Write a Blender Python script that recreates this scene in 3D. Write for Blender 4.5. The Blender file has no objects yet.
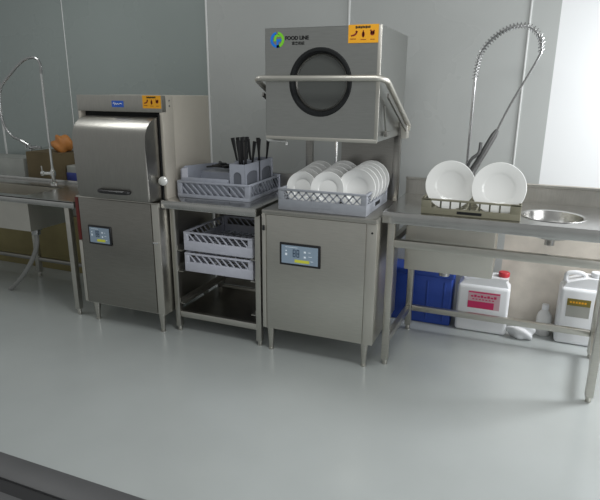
import bpy, bmesh, math, random
from mathutils import Vector, Matrix, Quaternion
random.seed(7)
SC = bpy.context.scene
COL = SC.collection
PI = math.pi

# ------------------------------------------------------------------ materials
def mat(name, col, rough=.5, metal=0., spec=.5, noise=0., nscale=8., stretch=(1, 1, 1), bump=0., coat=0., emit=0., trans=0., rvar=0., alpha=1.):
    m = bpy.data.materials.new(name); m.use_nodes = True
    nt = m.node_tree; b = nt.nodes['Principled BSDF']
    b.inputs['Base Color'].default_value = (*col, 1)
    b.inputs['Roughness'].default_value = rough
    b.inputs['Metallic'].default_value = metal
    b.inputs['Specular IOR Level'].default_value = spec
    b.inputs['Coat Weight'].default_value = coat
    b.inputs['Transmission Weight'].default_value = trans
    b.inputs['Alpha'].default_value = alpha
    if emit:
        b.inputs['Emission Color'].default_value = (*col, 1); b.inputs['Emission Strength'].default_value = emit
    if noise or bump or rvar:
        tc = nt.nodes.new('ShaderNodeTexCoord'); mp = nt.nodes.new('ShaderNodeMapping')
        nz = nt.nodes.new('ShaderNodeTexNoise'); nz.inputs['Scale'].default_value = nscale; nz.inputs['Detail'].default_value = 4
        mp.inputs['Scale'].default_value = stretch
        nt.links.new(tc.outputs['Object'], mp.inputs['Vector']); nt.links.new(mp.outputs[0], nz.inputs['Vector'])
        if noise:
            r = nt.nodes.new('ShaderNodeValToRGB')
            r.color_ramp.elements[0].position = .3; r.color_ramp.elements[1].position = .7
            r.color_ramp.elements[0].color = (*[max(0, c * (1 - noise)) for c in col], 1)
            r.color_ramp.elements[1].color = (*[min(1, c * (1 + noise)) for c in col], 1)
            nt.links.new(nz.outputs['Fac'], r.inputs[0]); nt.links.new(r.outputs[0], b.inputs['Base Color'])
        if rvar:
            mr = nt.nodes.new('ShaderNodeMapRange')
            mr.inputs['To Min'].default_value = max(.02, rough - rvar); mr.inputs['To Max'].default_value = rough + rvar
            nt.links.new(nz.outputs['Fac'], mr.inputs['Value']); nt.links.new(mr.outputs[0], b.inputs['Roughness'])
        if bump:
            bp = nt.nodes.new('ShaderNodeBump'); bp.inputs['Strength'].default_value = bump; bp.inputs['Distance'].default_value = .002
            nt.links.new(nz.outputs['Fac'], bp.inputs['Height']); nt.links.new(bp.outputs[0], b.inputs['Normal'])
    return m

STEEL = mat('brushed_steel', (.56, .545, .50), .34, 1, noise=.05, nscale=14, stretch=(1, 1, 14), rvar=.05)
STEELC = mat('cool_brushed_steel', (.41, .415, .40), .30, 1, noise=.05, nscale=14, stretch=(1, 1, 14), rvar=.05)
DOORM = mat('door_steel', (.37, .36, .335), .33, 1, noise=.05, nscale=20, stretch=(10, 1, 1), rvar=.05)
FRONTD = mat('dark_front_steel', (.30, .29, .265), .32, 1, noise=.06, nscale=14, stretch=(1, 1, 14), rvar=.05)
HOUSE = mat('pale_housing_steel', (.66, .615, .54), .5, .55, noise=.03, nscale=5)
LINER = mat('dark_grey_mesh', (.13, .14, .165), .6)
STEELD = mat('brushed_steel_dark', (.33, .32, .30), .30, 1, noise=.06, nscale=14, stretch=(1, 1, 14), rvar=.05)
STEELH = mat('brushed_steel_horizontal', (.47, .455, .42), .36, 1, noise=.06, nscale=20, stretch=(10, 1, 1), rvar=.06)
STEELT = mat('worktop_steel', (.56, .555, .54), .24, 1, noise=.05, nscale=10, stretch=(1, 6, 1), rvar=.06)
STEELP = mat('pale_satin_steel', (.62, .60, .55), .45, 1, noise=.04, nscale=6)
CHROME = mat('chrome', (.75, .75, .74), .12, 1)
CHROMED = mat('dull_chrome', (.42, .42, .42), .25, 1)
BLACK = mat('black_plastic', (.012, .012, .014), .35)
GASKET = mat('black_rubber', (.012, .013, .014), .55, spec=.25)
GLASSD = mat('dark_porthole_glass', (.10, .105, .10), .16, .3, coat=.3)
GREYP = mat('grey_rack_plastic', (.36, .38, .44), .5, noise=.05, nscale=30)
GREYL = mat('pale_grey_rack_plastic', (.56, .57, .65), .5, noise=.04, nscale=30)
GREYM = mat('mid_grey_rack_plastic', (.30, .315, .35), .5, noise=.05, nscale=30)
OLIVED = mat('dark_olive_plastic', (.085, .082, .06), .55)
OLIVE = mat('olive_rack_plastic', (.21, .20, .145), .5, noise=.06, nscale=30)
WHITEP = mat('white_porcelain', (.90, .90, .885), .12, coat=.5)
WHITEB = mat('white_plastic', (.82, .83, .85), .4)
MILKY = mat('milky_plastic', (.70, .70, .69), .3)
RED = mat('red_plastic', (.55, .035, .05), .4)
REDD = mat('dark_red_reflection', (.13, .014, .011), .4)
PINK = mat('pink_label', (.62, .42, .46), .6)
MAGENTA = mat('crimson_label', (.60, .03, .13), .6)
BLUEB = mat('blue_bin_plastic', (.018, .055, .30), .45, noise=.08, nscale=12)
BLUEL = mat('blue_label', (.03, .12, .55), .4)
WHITE = mat('white_print', (.85, .86, .88), .5)
YELLOW = mat('yellow_sticker', (.86, .40, .015), .5)
BROWNRED = mat('dark_red_print', (.22, .02, .01), .5)
INK = mat('black_print', (.01, .01, .01), .5)
SCREEN = mat('screen_blue', (.27, .35, .44), .3, emit=.05)
SCREENW = mat('screen_white', (.75, .82, .88), .3, emit=.15)
SCREENY = mat('screen_yellow', (.62, .62, .06), .4, emit=.1)
SCREEND = mat('screen_digits', (.06, .10, .16), .4)
LOGOB = mat('logo_blue', (.01, .20, .75), .5)
LOGOG = mat('logo_green', (.22, .68, .03), .5)
CARTON = mat('tan_cardboard', (.265, .225, .105), .85, noise=.12, nscale=5)
CARTONB = mat('brown_cardboard', (.12, .09, .045), .85, noise=.15, nscale=5)
ORANGE = mat('orange_plastic_film', (.48, .19, .045), .5, noise=.15, nscale=12)
PALEP = mat('pale_wrap', (.32, .33, .31), .6, noise=.1, nscale=8)
BLUEP = mat('blue_print_wrap', (.05, .07, .28), .5, noise=.2, nscale=20)
OLIVEL = mat('olive_label', (.20, .16, .03), .6)
GREYLAB = mat('grey_label', (.36, .36, .33), .6)
GRIPM = mat('dark_grey_grip', (.10, .10, .10), .35, .5)
HOSE = mat('grey_hose', (.25, .25, .24), .4)
KNOBM = mat('pale_knob', (.75, .75, .73), .25, .3)
W_A = mat('wall_panel_green_grey', (.295, .335, .325), .28, noise=.03, nscale=1.2, rvar=.04)
W_B = mat('wall_panel_grey', (.46, .475, .465), .28, noise=.03, nscale=1.2, rvar=.04)
W_C = mat('wall_panel_white', (.86, .87, .88), .35)
W_L = mat('wall_panel_beige', (.64, .59, .52), .25, noise=.14, nscale=7)
SEAM = mat('white_joint_strip', (.72, .73, .72), .4)
FLOORM = mat('grey_epoxy_floor', (.41, .435, .43), .20, noise=.05, nscale=1.6, rvar=.06, coat=.0)
KERB = mat('dark_grey_steel_edge', (.085, .085, .088), .45, 0, noise=.06, nscale=6)
KERBD = mat('drain_channel_dark', (.018, .018, .02), .6)

# ------------------------------------------------------------------ mesh builder
class MB:
    def __init__(s): s.bm = bmesh.new()
    def _new(s, n0): s.bm.verts.ensure_lookup_table(); return s.bm.verts[n0:]
    def box(s, x0, x1, y0, y1, z0, z1, bev=0., seg=2):
        r = bmesh.ops.create_cube(s.bm, size=1)
        vs = r['verts']
        for v in vs:
            v.co = Vector(((x0 + x1) / 2 + v.co.x * (x1 - x0), (y0 + y1) / 2 + v.co.y * (y1 - y0), (z0 + z1) / 2 + v.co.z * (z1 - z0)))
        if bev:
            es = list({e for v in vs for e in v.link_edges})
            bmesh.ops.bevel(s.bm, geom=es, offset=bev, segments=seg, affect='EDGES', profile=.5)
        return s
    def bar(s, p0, p1, w, h=None, up=(0, 0, 1)):
        """rectangular bar from p0 to p1, w across, h along up"""
        h = h or w
        p0 = Vector(p0); p1 = Vector(p1); d = (p1 - p0).normalized(); u = Vector(up)
        if abs(d.dot(u)) > .95: u = Vector((0, 1, 0))
        a = d.cross(u).normalized(); b = a.cross(d).normalized()
        vs = []
        for p in (p0, p1):
            for i, j in ((-1, -1), (1, -1), (1, 1), (-1, 1)):
                vs.append(s.bm.verts.new(p + a * i * w / 2 + b * j * h / 2))
        f = s.bm.faces.new
        f(vs[3::-1]); f(vs[4:])
        for i in range(4): f((vs[i], vs[(i + 1) % 4], vs[4 + (i + 1) % 4], vs[4 + i]))
        return s
    def tube(s, pts, r, n=10, caps=True):
        pts = [Vector(p) for p in pts]
        rs = r if isinstance(r, (list, tuple)) else [r] * len(pts)
        t = (pts[1] - pts[0]).normalized(); a = t.orthogonal().normalized()
        rings = []
        for i, p in enumerate(pts):
            if i == 0: tn = pts[1] - pts[0]
            elif i == len(pts) - 1: tn = pts[-1] - pts[-2]
            else: tn = (pts[i + 1] - pts[i]).normalized() + (pts[i] - pts[i - 1]).normalized()
            tn.normalize(); q = t.rotation_difference(tn); a = (q @ a); a = (a - tn * a.dot(tn)).normalized(); t = tn
            b = tn.cross(a)
            rings.append([s.bm.verts.new(p + (a * math.cos(k * 2 * PI / n) + b * math.sin(k * 2 * PI / n)) * rs[i]) for k in range(n)])
        for i in range(len(rings) - 1):
            for k in range(n):
                s.bm.faces.new((rings[i][k], rings[i][(k + 1) % n], rings[i + 1][(k + 1) % n], rings[i + 1][k]))
        if caps: s.bm.faces.new(rings[0][::-1]); s.bm.faces.new(rings[-1])
        return s
    def lathe(s, prof, c=(0, 0, 0), axis=(0, 0, 1), n=24, sx=1, sy=1):
        """prof: list of (r, h) along axis"""
        q = Vector((0, 0, 1)).rotation_difference(Vector(axis).normalized()); c = Vector(c)
        rings = []
        for r, h in prof:
            if r < 1e-6: rings.append([s.bm.verts.new(c + q @ Vector((0, 0, h)))])
            else: rings.append([s.bm.verts.new(c + q @ Vector((r * sx * math.cos(k * 2 * PI / n), r * sy * math.sin(k * 2 * PI / n), h))) for k in range(n)])
        for i in range(len(rings) - 1):
            A, B = rings[i], rings[i + 1]
            for k in range(n):
                k2 = (k + 1) % n
                if len(A) == 1 and len(B) == 1: continue
                if len(A) == 1: s.bm.faces.new((A[0], B[k2], B[k]))
                elif len(B) == 1: s.bm.faces.new((A[k], A[k2], B[0]))
                else: s.bm.faces.new((A[k], A[k2], B[k2], B[k]))
        return s
    def prism(s, poly, a0, a1, axis='x'):
        """extrude polygon (list of 2-tuples) along axis; axis x: (y,z); y: (x,z); z: (x,y)"""
        def P(p, a): return {'x': (a, p[0], p[1]), 'y': (p[0], a, p[1]), 'z': (p[0], p[1], a)}[axis]
        A = [s.bm.verts.new(P(p, a0)) for p in poly]; B = [s.bm.verts.new(P(p, a1)) for p in poly]
        n = len(poly)
        s.bm.faces.new(A[::-1]); s.bm.faces.new(B)
        for i in range(n): s.bm.faces.new((A[i], A[(i + 1) % n], B[(i + 1) % n], B[i]))
        return s
    def plate_hole(s, x0, x1, y0, y1, z0, z1, hole):
        """slab with a vertical hole given as CCW list of (x,y)"""
        n = len(hole); cx = sum(p[0] for p in hole) / n; cy = sum(p[1] for p in hole) / n
        def out(px, py):
            dx, dy = px - cx, py - cy; t = 1e9
            if dx > 1e-9: t = min(t, (x1 - cx) / dx)
            if dx < -1e-9: t = min(t, (x0 - cx) / dx)
            if dy > 1e-9: t = min(t, (y1 - cy) / dy)
            if dy < -1e-9: t = min(t, (y0 - cy) / dy)
            return cx + dx * t, cy + dy * t
        angs = sorted([(math.atan2(p[1] - cy, p[0] - cx), p) for p in hole])
        inn = [p for _, p in angs]; o = [out(*p) for p in inn]
        cs = sorted([(math.atan2(Y - cy, X - cx), (X, Y)) for X in (x0, x1) for Y in (y0, y1)])
        rings = {}
        for z in (z0, z1):
            I = [s.bm.verts.new((*p, z)) for p in inn]; O = [s.bm.verts.new((*p, z)) for p in o]
            rings[z] = (I, O)
            for i in range(n):
                j = (i + 1) % n
                a0, a1 = angs[i][0], angs[j][0]
                if a1 < a0: a1 += 2 * PI
                mid = [s.bm.verts.new((*p, z)) for a, p in sorted([(a + (2 * PI if a < a0 else 0), p) for a, p in cs]) if a0 + 1e-6 < a < a1 - 1e-6]
                f = [I[i], O[i]] + mid + [O[j], I[j]]
                s.bm.faces.new(f if z == z1 else f[::-1])
                rings.setdefault('m', []).extend([])
        I0, O0 = rings[z0]; I1, O1 = rings[z1]
        for i in range(n):
            j = (i + 1) % n
            s.bm.faces.new((I0[i], I1[i], I1[j], I0[j]))
        s.box(x0, x1, y0, y0 + .001, z0, z1); s.box(x0, x1, y1 - .001, y1, z0, z1)
        s.box(x0, x0 + .001, y0, y1, z0, z1); s.box(x1 - .001, x1, y0, y1, z0, z1)
        return s
    def xf(s, M):
        bmesh.ops.transform(s.bm, matrix=M, verts=s.bm.verts[:]); return s

BASE = {}
def obj(name, mb, m, parent=None, smooth=35):
    bm = mb.bm
    base = Vector((0, 0, 0))
    if parent is not None:
        r = parent
        while r.parent: r = r.parent
        base = BASE[r.name]
    bmesh.ops.recalc_face_normals(bm, faces=bm.faces[:])
    if base.length: bmesh.ops.translate(bm, vec=-base, verts=bm.verts[:])
    me = bpy.data.meshes.new(name)
    for f in bm.faces: f.smooth = True
    bm.to_mesh(me); bm.free()
    me.set_sharp_from_angle(angle=math.radians(smooth))
    me.materials.append(m)
    o = bpy.data.objects.new(name, me); COL.objects.link(o)
    if parent is not None: o.parent = parent
    else: BASE[o.name] = Vector((0, 0, 0))
    return o
def tag(o, label, cat, group=None):
    o['label'] = label; o['category'] = cat
    if group: o['group'] = group
    return o
def thing(name, label, cat, loc=(0, 0, 0), group=None):
    o = bpy.data.objects.new(name, None); COL.objects.link(o); o.empty_display_size = .05
    o.location = loc; BASE[o.name] = Vector(loc)
    return tag(o, label, cat, group)
def struct(name, mb, m, parent=None):
    o = obj(name, mb, m, parent)
    if parent is None: o['kind'] = 'structure'
    return o
def dup(root, loc, label=None, rot=None):
    r = root.copy(); COL.objects.link(r); r.location = loc; BASE[r.name] = Vector(loc)
    if rot is not None: r.rotation_euler = rot
    if label: r['label'] = label
    for ch in list(root.children):
        c = ch.copy(); COL.objects.link(c); c.parent = r
        for g in list(ch.children):
            d = g.copy(); COL.objects.link(d); d.parent = c
    return r
def smooth_path(pts, n=8):
    P = [Vector(p) for p in pts]; P = [P[0] * 2 - P[1]] + P + [P[-1] * 2 - P[-2]]
    out = []
    for i in range(1, len(P) - 2):
        a, b, c, d = P[i - 1], P[i], P[i + 1], P[i + 2]
        for k in range(n):
            t = k / n
            out.append(.5 * ((2 * b) + (c - a) * t + (2 * a - 5 * b + 4 * c - d) * t * t + (-a + 3 * b - 3 * c + d) * t ** 3))
    out.append(P[-2]); return out
def text_mb(s, size, loc, rot=(PI / 2, 0, 0), align='LEFT', depth=.0006, bold=0., sx=1.):
    cu = bpy.data.curves.new('t', 'FONT'); cu.body = s; cu.size = size; cu.extrude = depth; cu.align_x = align; cu.align_y = 'CENTER'; cu.offset = bold
    cu.resolution_u = 3
    o = bpy.data.objects.new('t', cu); COL.objects.link(o)
    bpy.context.view_layer.update()
    me = bpy.data.meshes.new_from_object(o.evaluated_get(bpy.context.evaluated_depsgraph_get()))
    mb = MB(); mb.bm.from_mesh(me)
    bpy.data.objects.remove(o); bpy.data.meshes.remove(me); bpy.data.curves.remove(cu)
    M = Matrix.Translation(loc) @ Matrix.Rotation(rot[2], 4, 'Z') @ Matrix.Rotation(rot[0], 4, 'X') @ Matrix.Diagonal((sx, 1, 1, 1))
    return mb.xf(M)

# ------------------------------------------------------------------ setting
WY = 3.70
fl = MB().box(-8, 4.5, -3.5, WY + .1, -.1, 0); struct('floor', fl, FLOORM)
struct('wall_back', MB().box(-8, -2.215, WY, WY + .1, 0, 2.9), W_A)
struct('wall_back', MB().box(-2.215, -1.145, WY, WY + .1, 0, 2.9), W_B)
struct('wall_back', MB().box(-1.145, -.045, WY, WY + .1, 0, 2.9), W_B)
struct('wall_back', MB().box(-.045, .115, WY, WY + .1, .95, 2.9), W_B)
struct('wall_back', MB().box(.115, 4.5, WY, WY + .1, .95, 2.9), W_C)
struct('wall_back', MB().box(-.045, 4.5, WY, WY + .1, 0, .95), W_L)
for i, (x, w) in enumerate(((-4.36, .022), (-3.54, .006), (-2.215, .014), (-1.145, .013), (-.045, .010))):
    struct('trim_%d' % (i + 1), MB().box(x - w / 2, x + w / 2, WY - .006, WY, 0 if x < -.1 else .95, 2.9, .002), SEAM)
# floor channel with a raised dark edge in the foreground
struct('trim_6', MB().box(-8, .6, 1.275, 1.392, 0, .012, .003), KERB)
struct('trim_7', MB().box(-8, .6, 1.215, 1.275, 0, .004), KERBD)
struct('trim_8', MB().box(-8, .6, 1.10, 1.215, 0, .012, .003), KERB)

# ------------------------------------------------------------------ shared pieces
def foot_mb(x, y, z1, r=.022):
    return MB().lathe([(0, 0), (r * .72, 0), (r * .75, .012), (r * .6, .014), (r * .62, .022), (r, z1 - .03), (r * 1.1, z1 - .01), (r * 1.1, z1), (0, z1)], (x, y, 0), n=16)
def leg_mb(x, y, z1, w=.04, rubber=.03):
    m = MB().box(x - w / 2, x + w / 2, y - w / 2, y + w / 2, rubber, z1, .004)
    return m.lathe([(0, 0), (w * .36, 0), (w * .40, .008), (w * .34, rubber), (0, rubber)], (x, y, 0), n=12)
def control_display(parent, x0, x1, z0, z1, y):
    """dark-framed membrane display on a front at y (facing -y)"""
    w, h = x1 - x0, z1 - z0
    fr = obj('control_display', MB().box(x0, x1, y - .008, y, z0, z1, .004), BLACK, parent)
    b = min(w, h) * .10
    obj('screen', MB().box(x0 + b, x1 - b, y - .0088, y - .006, z0 + b, z1 - b, .0), SCREEN, fr)
    X = lambda t: x0 + w * t
    Z = lambda t: z0 + h * t
    yy = y - .0094
    d = MB()
    for k in range(2):
        cx = X(.37 + k * .09)
        for a, b2, c, e in ((-.03, .03, .70, .74), (-.03, .03, .54, .58), (-.03, .03, .38 + .02, .44)): d.box(cx + a * w, cx + b2 * w, yy, yy + .002, Z(c), Z(e))
        d.box(cx - .035 * w, cx - .015 * w, yy, yy + .002, Z(.42), Z(.72)); d.box(cx + .015 * w, cx + .035 * w, yy, yy + .002, Z(.42), Z(.72))
    obj('digits', d, SCREEND, fr)
    for tx, tz, tw, th in ((.17, .50, .05, .10), (.17, .66, .03, .05), (.63, .66, .05, .08), (.63, .44, .05, .08), (.74, .66, .06, .02), (.76, .48, .08, .02), (.80, .28, .06, .02), (.3, .82, .3, .015)):
        obj('indicator', MB().box(X(tx - tw / 2), X(tx + tw / 2), yy, yy + .002, Z(tz - th / 2), Z(tz + th / 2)), SCREENW, fr)
    obj('yellow_strip', MB().box(X(.38), X(.74), yy, yy + .002, Z(.17), Z(.30)), SCREENY, fr)
    return fr
def warning_sticker(parent, x0, x1, z0, z1, y):
    s = obj('warning_sticker', MB().box(x0, x1, y - .0012, y, z0, z1), YELLOW, parent)
    s['label'] = 'yellow warning sticker with three dark red pictograms'
    w, h = x1 - x0, z1 - z0; yy = y - .002
    t = MB()
    n = 9
    for i in range(n):   # illegible heading
        a = x0 + w * (.24 + .50 * i / n); t.box(a, a + w * .045, yy, yy + .001, z0 + h * (.80 if i % 3 else .78), z0 + h * (.90 if i % 2 else .92))
    obj('heading', t, INK, s)
    def D(p, cx, cz, rx, rz, n=10): p.prism([(x0 + w * cx + w * rx * math.cos(k * 2 * PI / n), z0 + h * cz + h * rz * math.sin(k * 2 * PI / n)) for k in range(n)], yy, yy + .001, 'y')
    def Q(p, pts): p.prism([(x0 + w * a, z0 + h * b) for a, b in pts], yy, yy + .001, 'y')
    p = MB(); Q(p, [(.08, .42), (.20, .48), (.29, .66), (.32, .62), (.27, .45), (.20, .38), (.10, .36)]); D(p, .27, .62, .03, .06); Q(p, [(.07, .24), (.26, .24), (.26, .20), (.07, .20)]); obj('pictogram', p, BROWNRED, s)
    p = MB(); D(p, .50, .46, .05, .15); Q(p, [(.48, .68), (.52, .68), (.52, .3), (.48, .3)]); Q(p, [(.42, .20), (.60, .20), (.60, .17), (.42, .17)]); obj('pictogram', p, BROWNRED, s)
    p = MB(); D(p, .80, .52, .075, .13); Q(p, [(.72, .68), (.76, .72), (.80, .5), (.77, .45)]); Q(p, [(.84, .70), (.88, .66), (.84, .45), (.80, .5)]); Q(p, [(.74, .2), (.88, .2), (.88, .17), (.74, .17)]); obj('pictogram', p, BROWNRED, s)
    return s

# ------------------------------------------------------------------ right worktable with sink bowl
TX0, TX1, TY0, TY1, TZ = -.645, .53, 2.78, 3.385, .893
t = thing('sink_worktable', 'long stainless steel worktable with round sink bowl and under-frame, right of the open hood dishwasher', 'worktable', (-.08, 3.1, 0))
bc = (.180, 3.015); br = (.142, .142)
hole = [(bc[0] + br[0] * math.cos(k * 2 * PI / 32), bc[1] + br[1] * math.sin(k * 2 * PI / 32)) for k in range(32)]
top = MB().plate_hole(TX0, TX1, TY0, TY1, TZ - .010, TZ, hole)
top.box(TX0, TX1, TY0 - .003, TY0 + .012, TZ - .060, TZ + .0006, .002)
top.box(TX0, TX0 + .012, TY0 + .012, TY1, TZ - .045, TZ - .0005).box(TX1 - .012, TX1, TY0 + .012, TY1, TZ - .045, TZ - .0005)
obj('worktop', top, STEELT, t)
bs = MB().prism([(TY1 - .018, TZ), (TY1, TZ), (TY1, TZ + .100), (TY1 - .03, TZ + .103), (TY1 - .03, TZ + .09), (TY1 - .014, TZ + .085)], TX0, TX1, 'x')
obj('backsplash', bs, STEELH, t)
bw = MB().lathe([(.156, .0015), (.154, .003), (.141, .0), (.138, -.02), (.128, -.065), (.098, -.095), (.05, -.108), (.022, -.110), (.022, -.118), (.034, -.118), (.06, -.113), (.102, -.100), (.132, -.068), (.1415, -.012), (.1415, -.0095)], (bc[0], bc[1], TZ), n=40)
bowl = obj('bowl', bw, STEELT, t)
obj('drain', MB().lathe([(0, -.109), (.02, -.109), (.024, -.1075), (.024, -.15), (0, -.15)], (bc[0], bc[1], TZ), n=16), CHROMED, bowl)
for x, y in ((TX0 + .045, TY0 + .04), (TX1 - .085, TY0 + .04), (TX0 + .07, TY1 - .03), (TX1 - .03, TY1 - .03)):
    obj('leg', leg_mb(x, y, TZ - .012, .038), STEEL, t)
LXa, LXb = TX0 + .045, TX1 - .085
obj('rail', MB().box(LXa + .019, LXb - .019, TY0 + .022, TY0 + .058, .698, .740, .004), STEEL, t)
obj('rail', MB().box(LXa + .045, LXb + .035, TY1 - .045, TY1 - .015, .135, .172, .004), STEEL, t)
obj('rail', MB().bar((LXa, TY0 + .06, .15), (LXa + .02, TY1 - .05, .15), .03, .035), STEEL, t)
obj('rail', MB().bar((LXb, TY0 + .06, .15), (TX1 - .03, TY1 - .05, .15), .03, .035), STEEL, t)
obj('rail', MB().bar((LXa, TY0 + .06, .72), (LXa + .02, TY1 - .05, .72), .03, .035), STEEL, t)
tank = obj('sink_tank', MB().box(-.545, -.078, 2.925, 3.32, .545, TZ - .0105, .008), STEELP, t)
obj('drain', MB().lathe([(0, 0), (.03, 0), (.03, .035), (.045, .04), (.045, .06), (0, .06)], (-.34, 3.08, .487), n=16), CHROMED, tank)

# ------------------------------------------------------------------ hood dishwasher (middle, open)
MX0, MX1, MY0, MY1 = -1.310, -.650, 2.70, 3.27
t = thing('hood_dishwasher', 'tall stainless hood dishwasher with raised round-windowed hood over a steel cabinet', 'dishwasher', (-.98, 2.98, 0))
cab = MB().box(MX0, MX1, MY0 + .006, MY1, .150, .862, .006)
cab = obj('cabinet', cab, STEEL, t)
obj('front_panel', MB().box(MX0 + .028, MX1 - .058, MY0 - .002, MY0 + .012, .158, .838, .004), STEEL, cab)
obj('side_post', MB().box(MX1 - .053, MX1 + .0, MY0 - .001, MY0 + .012, .155, .838, .003), STEELP, cab)
obj('side_post', MB().box(MX0, MX0 + .024, MY0 - .001, MY0 + .012, .155, .838, .003), STEELP, cab)
obj('latch', MB().box(MX0 + .006, MX0 + .020, MY0 - .010, MY0, .745, .775, .003), BLACK, cab)
obj('screw', MB().lathe([(.006, 0), (.005, .003), (0, .004)], (MX1 - .026, MY0 - .001, .79), (0, -1, 0), 10), GASKET, cab)
tr = MB().box(MX0 + .006, MX1 - .004, MY0 - .012, MY1, .845, .866, .004)
obj('loading_tray', tr, STEELH, t)
for x, y in ((MX0 + .032, MY0 + .045), (MX1 - .055, MY0 + .045), (MX0 + .05, MY1 - .05), (MX1 - .05, MY1 - .05)):
    obj('foot', foot_mb(x, y, .152, .021), STEEL, t)
control_display(t, -1.198, -.956, .560, .690, MY0 - .002)
# rear columns and back plate
for x in (MX0 + .075, MX1 - .035):
    c = obj('column', MB().box(x - .02, x + .02, MY1 - .045, MY1 - .005, .86, 1.34, .003), STEELD, t)
obj('guide_rod', MB().tube([(-1.06, MY1 - .03, .86), (-1.06, MY1 - .03, 1.30)], .008, 10), CHROME, t)
obj('back_plate', MB().box(-1.03, MX1 - .055, MY1 - .02, MY1 - .012, .86, 1.30), STEELD, t)
# hood
HX0, HX1, HZ0, HZ1 = -1.277, -.674, 1.255, 1.797
hd = MB()
nseg = 48
hc = (-.978, 1.537); hr = .158
hood = MB()
# front sheet with a round opening: use plate_hole in xz then rotate
ph = MB().plate_hole(HX0, HX1, HZ0, HZ1, 0, .012, [(hc[0] + hr * math.cos(k * 2 * PI / nseg), hc[1] + hr * math.sin(k * 2 * PI / nseg)) for k in range(nseg)])
ph.xf(Matrix(((1, 0, 0, 0), (0, 0, 1, MY0), (0, 1, 0, 0), (0, 0, 0, 1))))
ph.box(HX0, HX0 + .008, MY0 + .012, MY1 + .04, HZ0, HZ1).box(HX1 - .008, HX1, MY0 + .012, MY1 + .04, HZ0, HZ1)
ph.box(HX0 + .008, HX1 - .008, MY0 + .012, MY1 + .04, HZ1 - .008, HZ1).box(HX0 + .008, HX1 - .008, MY1 + .032, MY1 + .04, HZ0, HZ1 - .008)
hood = obj('hood', ph, STEELC, t)
obj('corner_strip', MB().box(HX1 - .016, HX1 + .002, MY0 - .003, MY0 + .006, HZ0, HZ1, .002), STEELP, hood)
obj('skirt', MB().box(HX0 + .0, HX1, MY0 - .004, MY0 + .010, HZ0 - .006, HZ0 + .012, .003), STEELP, hood)
win = obj('porthole', MB().lathe([(hr - .018, .03), (hr - .016, .0), (hr - .008, -.010), (hr + .004, -.010), (hr + .009, .0), (hr + .004, .002)], (hc[0], MY0, hc[1]), (0, 1, 0), 48), GASKET, t)
obj('porthole_glass', MB().lathe([(0, .026), (hr * .6, .0255), (hr - .010, .024)], (hc[0], MY0, hc[1]), (0, 1, 0), 48), GLASSD, win)
obj('inner_rim', MB().lathe([(hr - .028, .022), (hr - .023, .014), (hr - .017, .016)], (hc[0], MY0, hc[1]), (0, 1, 0), 48), STEELD, win)
warning_sticker(t, -.836, -.688, 1.718, 1.800, MY0 - .0035)
# maker's mark on the hood
lg = MB()
lc = (-1.210, 1.742); R0, R1 = .021, .034
def arc(mb, a0, a1, r0, r1, y, c=lc, n=14):
    P = [(c[0] + r1 * math.cos(a0 + (a1 - a0) * k / n), c[1] + r1 * math.sin(a0 + (a1 - a0) * k / n)) for k in range(n + 1)]
    P += [(c[0] + r0 * math.cos(a1 + (a0 - a1) * k / n), c[1] + r0 * math.sin(a1 + (a0 - a1) * k / n)) for k in range(n + 1)]
    mb.prism(P, y, y + .001, 'y')
ly = MY0 - .0015
b_ = MB(); arc(b_, PI * .55, PI * 1.62, .025, .038, ly)
b_.prism([(lc[0] - .004, lc[1] - .038), (lc[0] + .006, lc[1] - .038), (lc[0] + .006, lc[1] - .010), (lc[0] + .020, lc[1] - .008), (lc[0] + .022, lc[1] + .004), (lc[0] - .004, lc[1] + .003)], ly, ly + .001, 'y')
emb = obj('emblem', b_, LOGOB, t)
g_ = MB(); arc(g_, PI * .46, -PI * .44, .025, .038, ly)
g_.prism([(lc[0] - .020, lc[1] - .006), (lc[0] - .006, lc[1] - .006), (lc[0] - .004, lc[1] + .014), (lc[0] + .016, lc[1] + .014), (lc[0] + .010, lc[1] + .026), (lc[0] - .012, lc[1] + .026)], ly, ly + .001, 'y')
obj('emblem_green', g_, LOGOG, emb)
obj('lettering', text_mb('FOOD LINE', .0245, (-1.167, ly, 1.748), bold=.0011, sx=1.0), INK, emb)
obj('lettering', text_mb('富来机械', .017, (-1.131, ly, 1.723), bold=.0003), INK, emb)
obj('catch_rod', MB().tube([(-1.300, 2.76, 1.275), (-1.300, 2.76, 1.245), (-1.292, 2.76, 1.238), (-1.195, 2.76, 1.236), (-1.187, 2.76, 1.230), (-1.187, 2.76, 1.215)], .008, 8), KNOBM, t)
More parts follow.
